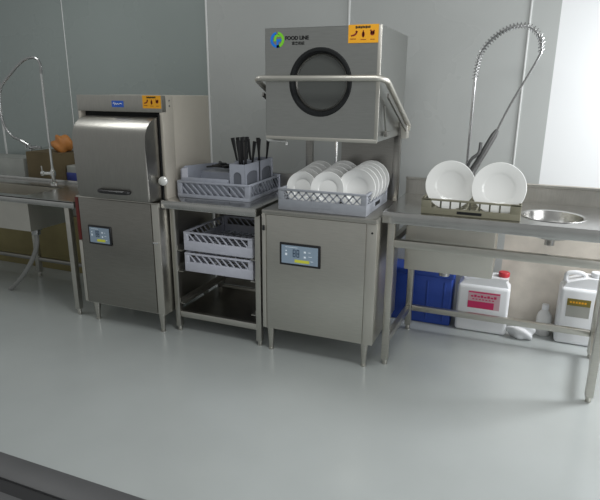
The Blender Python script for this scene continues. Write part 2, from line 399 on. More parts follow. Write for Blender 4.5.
# U-shaped lifting handle and its links
hy = 2.635; hz = 1.556
xl, xr = -1.312, -.632
piv = (xr, 3.22, 1.318)
def side(x, sgn):
    return [(x, 3.22, 1.318), (x, 2.90, 1.432), (x, 2.56, 1.535)]
R = .06
path = [(xr, 3.27, 1.305), (xr, 2.74, 1.520), (xr, hy + .055, 1.541), (xr - .006, hy + .028, 1.549), (xr - .020, hy + .009, 1.554), (xr - .045, hy, hz),
        (xl + .045, hy, hz), (xl + .020, hy + .009, 1.554), (xl + .006, hy + .028, 1.549), (xl, hy + .055, 1.541), (xl, 2.74, 1.520), (xl, 3.27, 1.305)]
fine = []
for i, p in enumerate(path): fine.append(p)
hb = obj('lifting_handle', MB().tube(fine, .0145, 12), STEELP, t)
for x, sg in ((xr, 1), (xl, -1)):
    obj('link_bar', MB().bar((x - sg * .004, 2.73, 1.478), (x - sg * .004, 3.25, 1.272), .010, .02), STEELD, hb)
    b = MB().box(x - .018 - sg * .014, x + .018 - sg * .014, 3.215, 3.285, 1.235, 1.33, .004)
    b.tube([(x - sg * .03, 3.255, 1.29), (x + sg * .012, 3.255, 1.29)], .012, 10)
    obj('pivot_bracket', b, STEELP, t)
    obj('stay', MB().bar((x - sg * .028, 2.76, 1.43), (x - sg * .028, 2.83, 1.285), .008, .014), STEELD, hb)
    obj('stay_foot', MB().box(x - .006 - sg * .028, x + .012 - sg * .028, 2.80, 2.87, 1.275, 1.30, .002), STEELD, hb)

# ------------------------------------------------------------------ left dishwasher with pull-down door
LX0, LX1, LY0, LY1 = -2.600, -1.967, 2.655, 3.27
t = thing('door_dishwasher', 'stainless front-loading dishwasher with closed curved door, blue label and yellow sticker', 'dishwasher', (-2.3, 2.96, 0))
cab = obj('cabinet', MB().box(LX0, LX1, LY0 + .006, LY1, .132, .850, .006), STEEL, t)
obj('front_panel', MB().box(LX0 + .03, LX1 - .055, LY0 - .003, LY0 + .01, .14, .842, .004), FRONTD, cab)
obj('side_post', MB().box(LX1 - .050, LX1, LY0 - .002, LY0 + .01, .14, .842, .003), STEELP, cab)
obj('side_post', MB().box(LX0, LX0 + .026, LY0 - .002, LY0 + .01, .14, .56, .003), STEELP, cab)
rf = obj('edge_reflection', MB().box(LX0, LX0 + .026, LY0 - .002, LY0 + .01, .563, .842, .003), REDD, cab); rf['label'] = 'dark red painted reflection on front edge'  # red reflection on the steel edge, painted as a coloured strip
obj('catch', MB().box(LX1 - .046, LX1 - .012, LY0 - .014, LY0, .60, .612, .002), CHROME, cab)
for x, y in ((LX0 + .055, LY0 + .045), (LX1 - .055, LY0 + .045), (LX0 + .05, LY1 - .05), (LX1 - .05, LY1 - .05)):
    obj('foot', foot_mb(x, y, .134, .021), STEEL, t)
control_display(t, -2.508, -2.330, .548, .672, LY0 - .003)
UX0, UX1, UY = -2.565, -1.947, 2.745
hs = MB().box(UX0, UX1, UY + .09, LY1 - .03, .852, 1.462, .004)
hs.box(UX1 - .022, UX1, UY - .02, UY + .09, .852, 1.462, .003)
hs.box(UX0, UX0 + .018, UY - .02, UY + .09, .852, 1.462, .003)
hous = obj('housing', hs, HOUSE, t)
obj('header_panel', MB().box(UX0 - .002, UX1 + .001, UY - .022, UY + .02, 1.368, 1.464, .005), STEELH, hous)
obj('door_gap', MB().box(UX0 + .02, UX1 - .024, UY + .02, UY + .088, 1.30, 1.372), GASKET, hous)
for z in (1.435, 1.405): obj('screw', MB().lathe([(.006, 0), (.005, .003), (0, .004)], (UX1, UY + .05, z), (1, 0, 0), 10), CHROMED, hous)
obj('seal', MB().box(UX1 - .026, UX1 - .0225, UY - .03, UY + .085, .86, 1.36), GASKET, hous)
obj('lift_arm', MB().box(UX0 - .016, UX0 - .003, UY - .01, UY + .02, 1.25, 1.46, .003), CHROMED, hous)
# door: curved front profile in (y,z)
DY = 2.583
prof = [(UY + .06, 1.342), (UY - .02, 1.342)]
for k in range(1, 11):
    a = k / 10 * PI / 2 * .92
    prof.append((UY - .02 - (UY - .02 - DY - .004) * math.sin(a) / math.sin(PI / 2 * .92), 1.342 - .112 * (1 - math.cos(a)) / (1 - math.cos(PI / 2 * .92))))
prof += [(DY, 1.17), (DY, .90), (DY + .006, .868), (DY + .022, .862), (UY - .02, .862), (UY + .06, .862)]
dm = MB().prism(prof, -2.500, UX1 - .030, 'x')
es = [e for e in dm.bm.edges if len(e.link_faces) == 2 and any(len(f.verts) > 6 for f in e.link_faces)]
bmesh.ops.bevel(dm.bm, geom=es, offset=.012, segments=3, affect='EDGES', profile=.5)
door = obj('curved_door', dm, DOORM, t, 30)
obj('door_handle', MB().tube(smooth_path([(-2.325, DY, .915), (-2.315, DY - .018, .915), (-2.28, DY - .026, .915), (-2.16, DY - .026, .915), (-2.12, DY - .018, .915), (-2.11, DY, .915)], 5), .0115, 10), BLACK, door)
kn = MB().lathe([(.010, 0), (.010, .02), (.024, .022), (.028, .033), (.026, .046), (.016, .054), (0, .056)], (UX1 - .010, UY - .02, .980), (.35, -1, 0), 20)
obj('round_knob', kn, KNOBM, t)
hl = obj('blue_label', MB().box(-2.300, -2.216, UY - .0245, UY - .022, 1.395, 1.432), BLUEL, t); hl['label'] = 'small blue label with white script'
sw = MB()
zz = 1.4135; yy_ = UY - .025
sw.tube([(-2.290 + a, yy_, zz + b) for a, b in ((0, 0), (.008, .010), (.013, -.006), (.020, .004), (.028, -.004), (.034, .004), (.042, -.003), (.050, .003), (.065, 0))], .0022, 5)
obj('script_lettering', sw, WHITE, hl)
warning_sticker(t, -2.078, -1.951, 1.392, 1.464, UY - .0225)

# ------------------------------------------------------------------ racks
def lattice(mb, x0, x1, z0, z1, y, n, th=.006, w=.007, both=True):
    """diagonal bars across a rectangle in the xz plane at y"""
    h = z1 - z0; step = (x1 - x0) / n
    for s in ((1, -1) if both else (-1,)):
        for k in range(-3, n + 4):
            a = x0 + k * step; b = a + s * h * .95
            pa, pb = (a, z0), (b, z1)
            # clip in x
            def clip(p, q, X, keep_gt):
                if (p[0] - X) * keep_gt >= 0: return p
                tt = (X - p[0]) / (q[0] - p[0]); return (X, p[1] + tt * (q[1] - p[1]))
            if max(a, b) <= x0 + 1e-4 or min(a, b) >= x1 - 1e-4: continue
            qa = clip(clip(pa, pb, x0, 1), pb, x1, -1); qb = clip(clip(pb, pa, x0, 1), pa, x1, -1)
            if abs(qa[0] - qb[0]) < .006: continue
            mb.bar((qa[0], y, qa[1]), (qb[0], y, qb[1]), w, th, up=(0, 1, 0))
def rack(name, label, cat, W, D, Ht, m, solid=.5, n=9, group=None, both=True, slots=True):
    """open wash rack, origin at centre of base; four lattice walls, grid floor"""
    t = thing(name, label, cat, (0, 0, 0), group)
    e = .012
    fr = MB()
    zs = Ht * solid
    for y in (-D / 2 + e / 2, D / 2 - e / 2):
        fr.box(-W / 2, W / 2, y - e / 2, y + e / 2, .0, zs, .003); fr.box(-W / 2, W / 2, y - e / 2 - .002, y + e / 2 + .002, Ht - .012, Ht, .003)
    for x in (-W / 2 + e / 2, W / 2 - e / 2):
        fr.box(x - e / 2, x + e / 2, -D / 2 + e, D / 2 - e, .0, zs, .003); fr.box(x - e / 2 - .002, x + e / 2 + .002, -D / 2 + e, D / 2 - e, Ht - .012, Ht, .003)
    c = .032
    for sx in (-1, 1):
        for sy in (-1, 1):
            fr.box(*(sorted((sx * W / 2, sx * (W / 2 - c)))), *(sorted((sy * D / 2, sy * (D / 2 - .015)))), zs - .002, Ht - .01, .003)
            fr.box(*(sorted((sx * W / 2, sx * (W / 2 - .015)))), *(sorted((sy * (D / 2 - .015), sy * (D / 2 - c)))), zs - .002, Ht - .01, .003)
    obj('rack_frame', fr, m, t)
    for sy in (-1, 1):
        l = MB(); lattice(l, -W / 2 + c, W / 2 - c, zs - .002, Ht - .01, sy * (D / 2 - e / 2), n, both=both); obj('lattice_wall', l, m, t)
    for sx in (-1, 1):
        l = MB(); lattice(l, -D / 2 + c, D / 2 - c, zs - .002, Ht - .01, 0, n, both=both)
        l.xf(Matrix.Translation((sx * (W / 2 - e / 2), 0, 0)) @ Matrix.Rotation(PI / 2, 4, 'Z')); obj('lattice_wall', l, m, t)
    g = MB(); k = 10
    for i in range(1, k):
        x = -W / 2 + W * i / k; g.box(x - .004, x + .004, -D / 2 + e, D / 2 - e, .008, .018)
        y = -D / 2 + D * i / k; g.box(-W / 2 + e, W / 2 - e, y - .004, y + .004, .010, .016)
    obj('grid_floor', g, m, t)
    if slots:
        hm = GASKET if slots == 1 else m
        for sy in (-1, 1): obj('hand_slot', MB().box(-.055, .055, sy * (D / 2 + .0005) - .001, sy * (D / 2 + .0005) + .001, zs * .42, zs * .78), hm, t)
        for sx in (-1, 1): obj('hand_slot', MB().box(sx * (W / 2 + .0005) - .001, sx * (W / 2 + .0005) + .001, -.05, .05, zs * .42, zs * .78), GASKET, t)
    return t
def place(o, loc):
    o.location = loc; BASE[o.name] = Vector((0, 0, 0)); return o

# middle rack on the hood machine
mr = place(rack('dish_rack', 'grey plastic wash rack full of upright plates under the raised hood', 'dish rack', .50, .47, .118, GREYM, .5, 10, slots=2), (-.968, 2.955, .867))

# plates
def plate_mb(R):
    t_ = .004
    return MB().lathe([(0, 0), (R * .55, 0), (R * .60, .003), (R * .66, .008), (R * .98, .018), (R, .0205), (R * .985, .022), (R * .65, .0125), (R * .57, .0075), (R * .53, t_), (0, t_)], n=40)
def plate(name, R, label, group=None):
    o = obj(name, plate_mb(R), WHITEP, None, 40); return tag(o, label, 'plate', group)
def stand(o, x, y, zb, R, tilt):
    """stand plate on edge, eating side towards -y, leaning back by tilt"""
    o.rotation_euler = (PI / 2 - tilt, 0, 0)
    # local z -> world: (0,-cos t, sin t); local y -> (0, sin t, cos t)
    o.location = (x, y, zb + R * math.cos(tilt))
cols = [(-1.118, .090, .0035, 2.835), (-.958, .096, .0035, 2.805), (-.805, .105, .0018, 2.845)]
names_c = ['left', 'middle', 'right']; ordn = ['frontmost', 'second from front', 'third from front', 'fourth from front', 'rearmost']
for ci, (x, R, dR, y0) in enumerate(cols):
    for k in range(5):
        pl = plate('dinner_plate', R + dR * k, 'white plate in grey rack under the hood, %s in %s row' % (ordn[k], names_c[ci]), 'white plates in the hood machine rack')
        stand(pl, x, y0 + .072 * k, .887, R + dR * k, math.radians(11))

# olive rack and two large plates
def olive_rack():
    W, D, Ht = .48, .385, .080
    t = thing('plate_rack', 'olive plastic plate rack holding two large white plates on the right worktable', 'dish rack', (0, 0, 0))
    e = .012; fr = MB()
    for y in (-D / 2 + e / 2, D / 2 - e / 2):
        fr.box(-W / 2, W / 2, y - e / 2, y + e / 2, 0, .034, .003); fr.box(-W / 2, W / 2, y - e / 2, y + e / 2, Ht - .010, Ht, .002)
    for x in (-W / 2 + e / 2, W / 2 - e / 2):
        fr.box(x - e / 2, x + e / 2, -D / 2 + e, D / 2 - e, 0, .034, .003); fr.box(x - e / 2, x + e / 2, -D / 2 + e, D / 2 - e, Ht - .010, Ht, .002)
    for sx in (-1, 1):
        for sy in (-1, 1):
            fr.box(*(sorted((sx * W / 2, sx * (W / 2 - .05)))), *(sorted((sy * D / 2, sy * (D / 2 - .014)))), .03, Ht, .003)
            fr.box(*(sorted((sx * W / 2, sx * (W / 2 - .014)))), *(sorted((sy * (D / 2 - .012), sy * (D / 2 - .05)))), .03, Ht, .003)
    obj('rack_frame', fr, OLIVE, t)
    for sy in (-1, 1):
        for k in range(1, 8):
            x = -W / 2 + .05 + (W - .10) * k / 8; p = MB().box(x - .004, x + .004, sy * (D / 2 - e / 2) - .004, sy * (D / 2 - e / 2) + .004, .03, Ht - .008); obj('post', p, OLIVED, t)
    for sx in (-1, 1):
        for k in range(1, 6):
            y = -D / 2 + .05 + (D - .10) * k / 6; p = MB().box(sx * (W / 2 - e / 2) - .004, sx * (W / 2 - e / 2) + .004, y - .004, y + .004, .03, Ht - .008); obj('post', p, OLIVED, t)
    g = MB()
    for i in range(1, 9):
        x = -W / 2 + W * i / 9; g.box(x - .004, x + .004, -D / 2 + e, D / 2 - e, .006, .016)
        y = -D / 2 + D * i / 9; g.box(-W / 2 + e, W / 2 - e, y - .004, y + .004, .008, .014)
    obj('grid_floor', g, OLIVE, t)
    obj('hand_slot', MB().box(-.06, .06, -D / 2 - .001, -D / 2 + .001, .010, .024), GASKET, t)
    for y in (-.10, .06): obj('wire_prong', MB().tube([(W / 2 - .02, y, .01), (W / 2 + .004, y + .01, .145)], .003, 6), WHITEB, t)
    return t
orack = place(olive_rack(), (-.215, 3.010, .8935))
p1 = plate('serving_plate', .126, 'large white plate standing at left in the olive rack'); stand(p1, -.330, 2.935, .905, .126, math.radians(9))
p2 = plate('serving_plate', .130, 'large white plate standing at right in the olive rack beside the sink bowl'); stand(p2, -.090, 2.900, .905, .130, math.radians(9))

# ------------------------------------------------------------------ pass table with rack runners
PX0, PX1, PY0, PY1, PZ = -1.960, -1.335, 2.672, 3.33, .868
t = thing('rack_table', 'open stainless steel stand with rack runners between the two dishwashers', 'rack stand', (-1.65, 3.03, 0))
tp = MB().box(PX0, PX1, PY0, PY1, PZ - .008, PZ, .002).box(PX0, PX1, PY0, PY0 + .01, PZ - .048, PZ - .006, .003)
tp.box(PX0, PX0 + .01, PY0 + .01, PY1, PZ - .048, PZ - .006).box(PX1 - .01, PX1, PY0 + .01, PY1, PZ - .048, PZ - .006)
obj('worktop', tp, STEELT, t)
obj('backsplash', MB().box(PX0, PX1, PY1 - .016, PY1, PZ, PZ + .105, .003), STEELD, t)
for x, y in ((PX0 + .025, PY0 + .09), (PX1 - .026, PY0 + .09), (PX0 + .025, PY1 - .035), (PX1 - .026, PY1 - .035)):
    obj('leg', leg_mb(x, y, PZ - .01, .036), STEEL, t)
for z in (.543, .408, .195):
    for sx, x in ((1, PX0 + .043), (-1, PX1 - .044)):
        obj('runner', MB().box(*(sorted((x, x + sx * .035))), PY0 + .08, PY1 - .03, z - .004, z).box(*(sorted((x, x + sx * .004))), PY0 + .08, PY1 - .03, z - .004, z + .03), STEEL, t)
obj('stretcher', MB().box(PX0 + .043, PX1 - .044, PY0 + .077, PY0 + .103, .100, .140, .004), STEEL, t)
obj('stretcher', MB().box(PX0 + .043, PX1 - .044, PY1 - .048, PY1 - .022, .100, .140, .004), STEEL, t)
obj('bottom_shelf', MB().box(PX0 + .008, PX1 - .009, PY0 + .110, PY1 - .055, .115, .123), STEELD, t)
obj('back_shade_sheet', MB().box(PX0 + .043, PX1 - .044, PY1 - .020, PY1 - .014, .14, .83), STEELD, t)  # dark sheet added in place of the shade behind the racks
r1 = place(rack('glass_rack', 'empty pale grey wash rack on the upper runners of the rack stand', 'dish rack', .472, .50, .120, GREYL, .52, 9, 'racks on the runners', both=False, slots=2), (-1.640, 3.015, .545))
dup(r1, (-1.640, 3.015, .410), 'empty pale grey wash rack on the lower runners, directly under another grey rack')

# top rack with cutlery
KC = Vector((-1.694, 3.052, .869)); KR = math.radians(2)
def kl(x, y, z): return (KC.x + x * math.cos(KR) - y * math.sin(KR), KC.y + x * math.sin(KR) + y * math.cos(KR), z)
br_ = place(rack('cutlery_rack', 'pale grey lattice rack holding a cutlery tray and holders, on the rack stand', 'dish rack', .482, .485, .100, GREYP, .22, 10, slots=False, both=False), KC)
br_.rotation_euler.z = KR
ta = thing('flatware_tray', 'pale grey open tray with low walls in the left of the cutlery rack', 'tray', (KC.x, KC.y, .889))
tx0, tx1, ty0, ty1, tz0, tz1 = KC.x - .224, KC.x + .092, KC.y - .222, KC.y + .215, .889, 1.005
tm = MB().box(tx0, tx1, ty0, ty1, tz0, tz0 + .006)
tm.box(tx0, tx1, ty0, ty0 + .008, tz0 + .006, tz0 + .10, .002)
tm.prism([(ty0, tz0 + .10), (ty0, tz1 + .030), (ty0 + .05, tz1 + .045), (ty1, tz1 + .02), (ty1, tz0 + .006), (ty0, tz0 + .006)], tx0, tx0 + .008, 'x')
tm.box(tx0 + .008, tx1, ty1 - .008, ty1, tz0 + .006, tz1 + .02, .002); tm.box(tx1 - .008, tx1, ty0 + .008, ty1 - .008, tz0 + .006, tz1 - .02, .002)
obj('tray_body', tm, GREYP, ta)
obj('end_panel', MB().prism([(tx0, tz0 + .095), (tx0, tz1 + .03), (tx0 + .045, tz1 + .042), (tx0 + .045, tz0 + .095)], ty0, ty0 + .008, 'y'), GREYL, ta)
obj('divider', MB().box(tx0 + .008, tx1 - .008, ty0 + .225, ty0 + .231, tz0 + .006, tz1 - .012), GREYP, ta)
obj('raised_insert', MB().box(tx0 + .010, tx1 - .118, ty0 + .233, ty1 - .010, tz0 + .007, tz1 - .010, .003), GREYM, ta)
ta.rotation_euler.z = KR
def holder(w, d, h):
    t = thing('cutlery_holder', 'x', 'cutlery holder', (0, 0, 0), 'grey cutlery holders in the rack')
    m = MB(); e = .005
    m.box(-w / 2, w / 2, -d / 2, d / 2, 0, e)
    def wall(L, flip):
        # wall with an arched window, in (u,z)
        a = L / 2 - .024; zt = h - .045
        arch = [(-a, .06), (-a, zt - .025)] + [(-a + a * (1 - math.cos(k * PI / 8)), zt - .025 + .025 * math.sin(k * PI / 8)) for k in range(1, 8)] + [(a, zt - .025), (a, .06)]
        o = MB()
        o.box(-L / 2, L / 2, 0, e, e, .06); o.box(-L / 2, -a, 0, e, .06, h); o.box(a, L / 2, 0, e, .06, h)
        top = [(-a, h), (-a, zt - .025)] + arch[2:-2] + [(a, zt - .025), (a, h)]
        o.prism(top, 0, e, 'y'); return o
    for sy in (-1, 1):
        o = wall(w, 0); o.xf(Matrix.Translation((0, sy * d / 2 - (e if sy > 0 else 0), 0)))
        me = bpy.data.meshes.new('x'); o.bm.to_mesh(me); m.bm.from_mesh(me); bpy.data.meshes.remove(me); o.bm.free()
    for sx in (-1, 1):
        o = wall(d, 1); o.xf(Matrix.Translation((sx * w / 2 - (0 if sx > 0 else -e), 0, 0)) @ Matrix.Rotation(PI / 2, 4, 'Z'))
        me = bpy.data.meshes.new('x'); o.bm.to_mesh(me); m.bm.from_mesh(me); bpy.data.meshes.remove(me); o.bm.free()
    obj('holder_body', m, GREYP, t)
    i = MB().box(-w / 2 + .008, w / 2 - .008, -d / 2 + .0055, -d / 2 + .008, .05, h - .02).box(-w / 2 + .0055, -w / 2 + .008, -d / 2 + .01, d / 2 - .01, .05, h - .02).box(w / 2 - .008, w / 2 - .0055, -d / 2 + .01, d / 2 - .01, .05, h - .02).box(-w / 2 + .008, w / 2 - .008, d / 2 - .008, d / 2 - .0055, .05, h - .02)
    obj('mesh_liner', i, LINER, t)
    return t
h0 = place(holder(.100, .200, .192), kl(.152, -.114, .889)); h0['label'] = 'pale grey cutlery holder at the near right corner of the cutlery rack'; h0.rotation_euler.z = KR
h1 = dup(h0, kl(.152, .104, .889), 'pale grey cutlery holder at the far right corner of the cutlery rack', (0, 0, KR))
h2 = place(holder(.095, .100, .165), kl(.032, .140, .896)); h2['label'] = 'small grey cutlery holder inside the tray, packed with black utensils'; h2.rotation_euler.z = KR

# black-handled utensils standing in the holders and in the tray
def utensil(kind):
    t = thing('black_utensil' if kind == 0 else 'steel_knife' , 'x', 'utensil', (0, 0, 0), 'black-handled cutlery standing in the rack')
    m = MB()
    h = .285
    # grip end up: flattened black handle
    m.lathe([(0, .155), (.005, .155), (.007, .17), (.0085, .22), (.0125, .285), (.0135, .305), (.010, h - .003), (0, h)], n=12, sx=1.0, sy=.55)
    obj('grip', m, BLACK, t)
    obj('shaft', MB().lathe([(0, .0), (.006, .002), (.007, .02), (.004, .06), (.0035, .156), (0, .156)], n=8, sy=.5), CHROME if kind else BLACK, t)
    return t
u0 = utensil(0); u1 = utensil(1)
K, S = 'black utensil', 'steel-shafted black-handled knife'
spec = [  # local x, y, lean x, lean y, kind, yaw, label
    (0.019, 0.120, 0.000, -0.180, 0, 0.3, K + ' leaning furthest left in the tray bunch'),
    (0.022, 0.156, 0.000, -0.140, 0, 0.8, K + ' at the back left of the tray bunch'),
    (0.025, 0.116, 0.000, -0.101, 0, -0.2, K + ' second from left at the front of the tray bunch'),
    (0.028, 0.160, 0.000, -0.056, 0, 1.1, K + ' at the back middle of the tray bunch'),
    (0.031, 0.124, 0.000, -0.017, 0, 0.4, K + ' nearly upright at the front middle of the tray bunch'),
    (0.034, 0.162, 0.000, 0.028, 0, 0.1, K + ' at the back right of the tray bunch'),
    (0.037, 0.120, 0.000, 0.073, 0, 0.5, K + ' leaning furthest right in the tray bunch'),
    (0.142, 0.054, 0.000, -0.140, 1, 0.2, S + ' leaning left in the far holder'),
    (0.148, 0.134, 0.000, -0.051, 0, 0.2, K + ' nearly upright in the far holder'),
    (0.156, 0.074, 0.000, 0.051, 0, -0.4, K + ' leaning slightly right in the far holder'),
    (0.162, 0.154, 0.000, 0.146, 1, -0.4, S + ' leaning furthest right in the far holder'),
    (0.141, -0.064, 0.000, -0.152, 0, 0.2, K + ' leaning furthest left in the near holder'),
    (0.146, -0.134, 0.000, -0.079, 1, 0.1, S + ' leaning slightly left in the near holder'),
    (0.152, -0.094, 0.000, 0.000, 0, 0.1, K + ' upright in the near holder'),
    (0.158, -0.144, 0.000, 0.079, 1, -0.2, S + ' leaning slightly right in the near holder'),
    (0.163, -0.074, 0.000, 0.152, 0, -0.2, K + ' leaning furthest right in the near holder'),
]
used = set()
for x, y, a, b, k, yw, lab in spec:
    src = (u0, u1)[k]; P = kl(x, y, .9035)
    if k not in used: used.add(k); o = src; o.location = P
    else: o = dup(src, P)
    o['label'] = lab; o.rotation_euler = (a, b, yw)
def lying():
    t = thing('black_spoon', 'x', 'utensil', (0, 0, 0), 'black utensils lying in the tray')
    obj('spoon_handle', MB().tube([(-.075, 0, .006), (-.01, 0, .012), (.04, 0, .008)], [.006, .006, .005], 8), BLACK, t)
    obj('spoon_bowl', MB().lathe([(0, 0), (.016, .002), (.026, .010), (.028, .014), (.024, .012), (.014, .005), (0, .003)], (.06, 0, .0), n=16), BLACK, t)
    return t
s0 = lying()
for i, (x, y, z, r, lab) in enumerate([(-.115, .045, 1.0135, .15, 'black spoon lying nearest the camera on the tray insert'), (-.115, .100, 1.0135, -.1, 'black spoon lying between two others on the tray insert'),
                                     (-.115, .160, 1.0135, .1, 'black spoon lying farthest back on the tray insert'), (-.110, .085, 1.035, -.9, 'black spoon lying across the top of the other spoons')]):
    o = s0 if i == 0 else dup(s0, (0, 0, 0)); o.location = kl(x, y, z); o.rotation_euler = (0, 0, r); o['label'] = lab

# ------------------------------------------------------------------ left sink table
SX0, SX1, SY0, SY1, SZ = -4.60, -2.640, 2.680, 3.24, .800
t = thing('sink_table', 'stainless steel sink table with deep rectangular basin at the far left', 'sink table', (-3.6, 2.96, 0))
hx0, hx1, hy0, hy1 = -3.86, -3.10, 2.735, 3.08
hole = []
for k in range(10): hole.append((hx0 + (hx1 - hx0) * k / 10, hy0))
for k in range(6): hole.append((hx1, hy0 + (hy1 - hy0) * k / 6))
for k in range(10): hole.append((hx1 - (hx1 - hx0) * k / 10, hy1))
for k in range(6): hole.append((hx0, hy1 - (hy1 - hy0) * k / 6))
tp = MB().plate_hole(SX0, SX1, SY0, SY1, SZ - .01, SZ, hole)
tp.box(SX0, SX1, SY0, SY0 + .012, SZ - .045, SZ - .0005, .003).box(SX1 - .012, SX1, SY0 + .012, SY1, SZ - .045, SZ - .0005)
obj('worktop', tp, STEELT, t)
obj('rear_upstand', MB().box(SX0, SX1, SY1 - .014, SY1, SZ, SZ + .022, .003), STEELT, t)
bz = .545
bm_ = MB()
e = .004
bm_.box(hx0 - e, hx1 + e, hy0 - e, hy0, bz, SZ - .0105).box(hx0 - e, hx1 + e, hy1, hy1 + e, bz, SZ - .0105)
bm_.box(hx0 - e, hx0, hy0, hy1, bz, SZ - .0105).box(hx1, hx1 + e, hy0, hy1, bz, SZ - .0105).box(hx0, hx1, hy0, hy1, bz, bz + e)
bas = obj('basin', bm_, STEELP, t)
dv = MB().lathe([(0, -.05), (.028, -.05), (.03, -.045), (.03, -.02), (.042, -.016), (.045, 0), (0, 0)], (-3.16, 2.83, bz), n=16)
obj('drain_valve', dv, CHROMED, bas)
obj('drain_hose', MB().tube(smooth_path([(-3.16, 2.83, bz - .045), (-3.17, 2.83, .42), (-3.24, 2.84, .30), (-3.38, 2.86, .15), (-3.52, 2.87, .03), (-3.55, 2.87, .018)], 6), .016, 10), HOSE, bas)
for x, y in ((SX1 - .082, SY0 + .035), (SX0 + .04, SY0 + .035), (SX1 - .04, SY1 - .03), (SX0 + .04, SY1 - .03), (-3.60, SY1 - .03)):
    obj('leg', leg_mb(x, y, SZ - .012, .038, .04), STEEL, t)
obj('rail', MB().box(SX0 + .06, SX1 - .06, SY1 - .045, SY1 - .015, .14, .17, .003), STEELD, t)

# ------------------------------------------------------------------ faucets
fy = 3.155
t = thing('pre_rinse_faucet', 'tall chrome pre-rinse faucet with looped hose on the left sink table', 'faucet', (-3.30, fy, SZ))
fx = -3.275
obj('riser', MB().tube([(fx, fy, SZ + .10), (fx + .0, fy, 1.60)], .0085, 10), CHROME, t)
bd = MB().lathe([(.026, 0), (.026, .012), (.014, .018), (.013, .06), (.020, .065), (.020, .10), (.013, .106), (.012, .12), (0, .12)], (fx, fy, SZ), n=16)
bdo = obj('faucet_body', bd, CHROME, t)
tv = MB().tube([(fx, fy - .01, SZ + .083), (fx - .055, fy - .03, SZ + .083)], .012, 10)
tv.lathe([(0, 0), (.018, 0), (.02, .01), (.018, .02), (0, .022)], (fx - .055, fy - .03, SZ + .083), (-1, -.3, 0), 12).tube([(fx - .065, fy - .035, SZ + .09), (fx - .068, fy - .037, SZ + .14)], .005, 8)
obj('tap_valve', tv, CHROME, bdo)
hp = smooth_path([(fx, fy, 1.60), (fx + .002, fy, 1.66), (fx - .03, fy - .005, 1.705), (fx - .11, fy - .03, 1.695), (fx - .20, fy - .07, 1.61), (fx - .285, fy - .11, 1.50), (fx - .30, fy - .13, 1.36), (fx - .27, fy - .14, 1.24), (fx - .21, fy - .14, 1.165), (fx - .13, fy - .13, 1.13)], 7)
obj('hose', MB().tube(hp, .0095, 10), CHROMED, t)
nz_ = MB().tube([(fx - .135, fy - .13, 1.131), (fx - .075, fy - .12, 1.10)], .013, 10).tube([(fx - .075, fy - .12, 1.10), (fx - .055, fy - .118, 1.078), (fx - .02, fy - .11, 1.085), (fx + .02, fy - .10, 1.085)], [.014, .017, .013, .009], 10)
nz_.tube([(fx - .10, fy - .125, 1.105), (fx - .07, fy - .15, 1.075), (fx - .02, fy - .15, 1.068)], .005, 6)
obj('spray_nozzle', nz_, CHROMED, t)
obj('hook', MB().tube([(fx, fy, 1.085), (fx, fy - .09, 1.075), (fx, fy - .12, 1.095)], .005, 8), CHROME, t)

# right faucet with spring
gx, gy = -.290, 3.325
t = thing('spring_faucet', 'tall chrome pre-rinse faucet with coiled spring behind the two large plates', 'faucet', (gx, gy, TZ))
obj('faucet_body', MB().lathe([(.028, 0), (.028, .012), (.016, .02), (.015, .06), (.021, .065), (.021, .10), (.013, .106), (.011, .13), (0, .13)], (gx, gy, TZ), n=16), CHROME, t)
obj('riser', MB().tube([(gx, gy, TZ + .12), (gx, gy, 1.575)], .008, 10), CHROMED, t)
sp = [(gx, gy, 1.565), (gx + .004, gy, 1.62), (gx + .02, gy, 1.70), (gx + .065, gy, 1.765), (gx + .13, gy - .005, 1.815), (gx + .20, gy - .012, 1.835), (gx + .265, gy - .02, 1.82), (gx + .312, gy - .03, 1.77), (gx + .323, gy - .035, 1.70)]
core = smooth_path(sp, 12)
hosep = core + smooth_path([Vector(sp[-1]), (gx + .292, gy - .05, 1.625), (gx + .20, gy - .095, 1.43), (gx + .145, gy - .125, 1.29)], 6)[1:]
obj('hose', MB().tube(hosep, .0065, 8), CHROMED, t)
# helix round the core
L = [0]
for a, b in zip(core, core[1:]): L.append(L[-1] + (b - a).length)
turns = 34; hel = []; npt = turns * 9
tprev = (core[1] - core[0]).normalized(); nrm = Vector((0, 1, 0)); j = 0
for k in range(npt + 1):
    sL = L[-1] * k / npt
    while j < len(core) - 2 and L[j + 1] < sL: j += 1
    u = (sL - L[j]) / (L[j + 1] - L[j]); p = core[j].lerp(core[j + 1], u); tn = (core[j + 1] - core[j]).normalized()
    b = tn.cross(Vector((0, 1, 0))).normalized(); nn = b.cross(tn)
    a = 2 * PI * turns * k / npt
    hel.append(p + (nn * math.cos(a) + b * math.sin(a)) * .0155)
obj('spring', MB().tube(hel, .0028, 5), CHROMED, t)
nzl = MB().tube([(gx + .15, gy - .122, 1.30), (gx + .135, gy - .13, 1.27), (gx + .07, gy - .16, 1.13), (gx + .045, gy - .17, 1.08), (gx + .038, gy - .172, 1.06)], [.011, .018, .019, .020, .024], 12)
spr = obj('spray_handle', nzl, GRIPM, t)
obj('trigger_lever', MB().tube(smooth_path([(gx + .075, gy - .16, 1.235), (gx + .070, gy - .17, 1.18), (gx + .035, gy - .18, 1.145), (gx + .02, gy - .18, 1.10), (gx + .045, gy - .172, 1.085)], 5), .009, 8), GRIPM, spr)

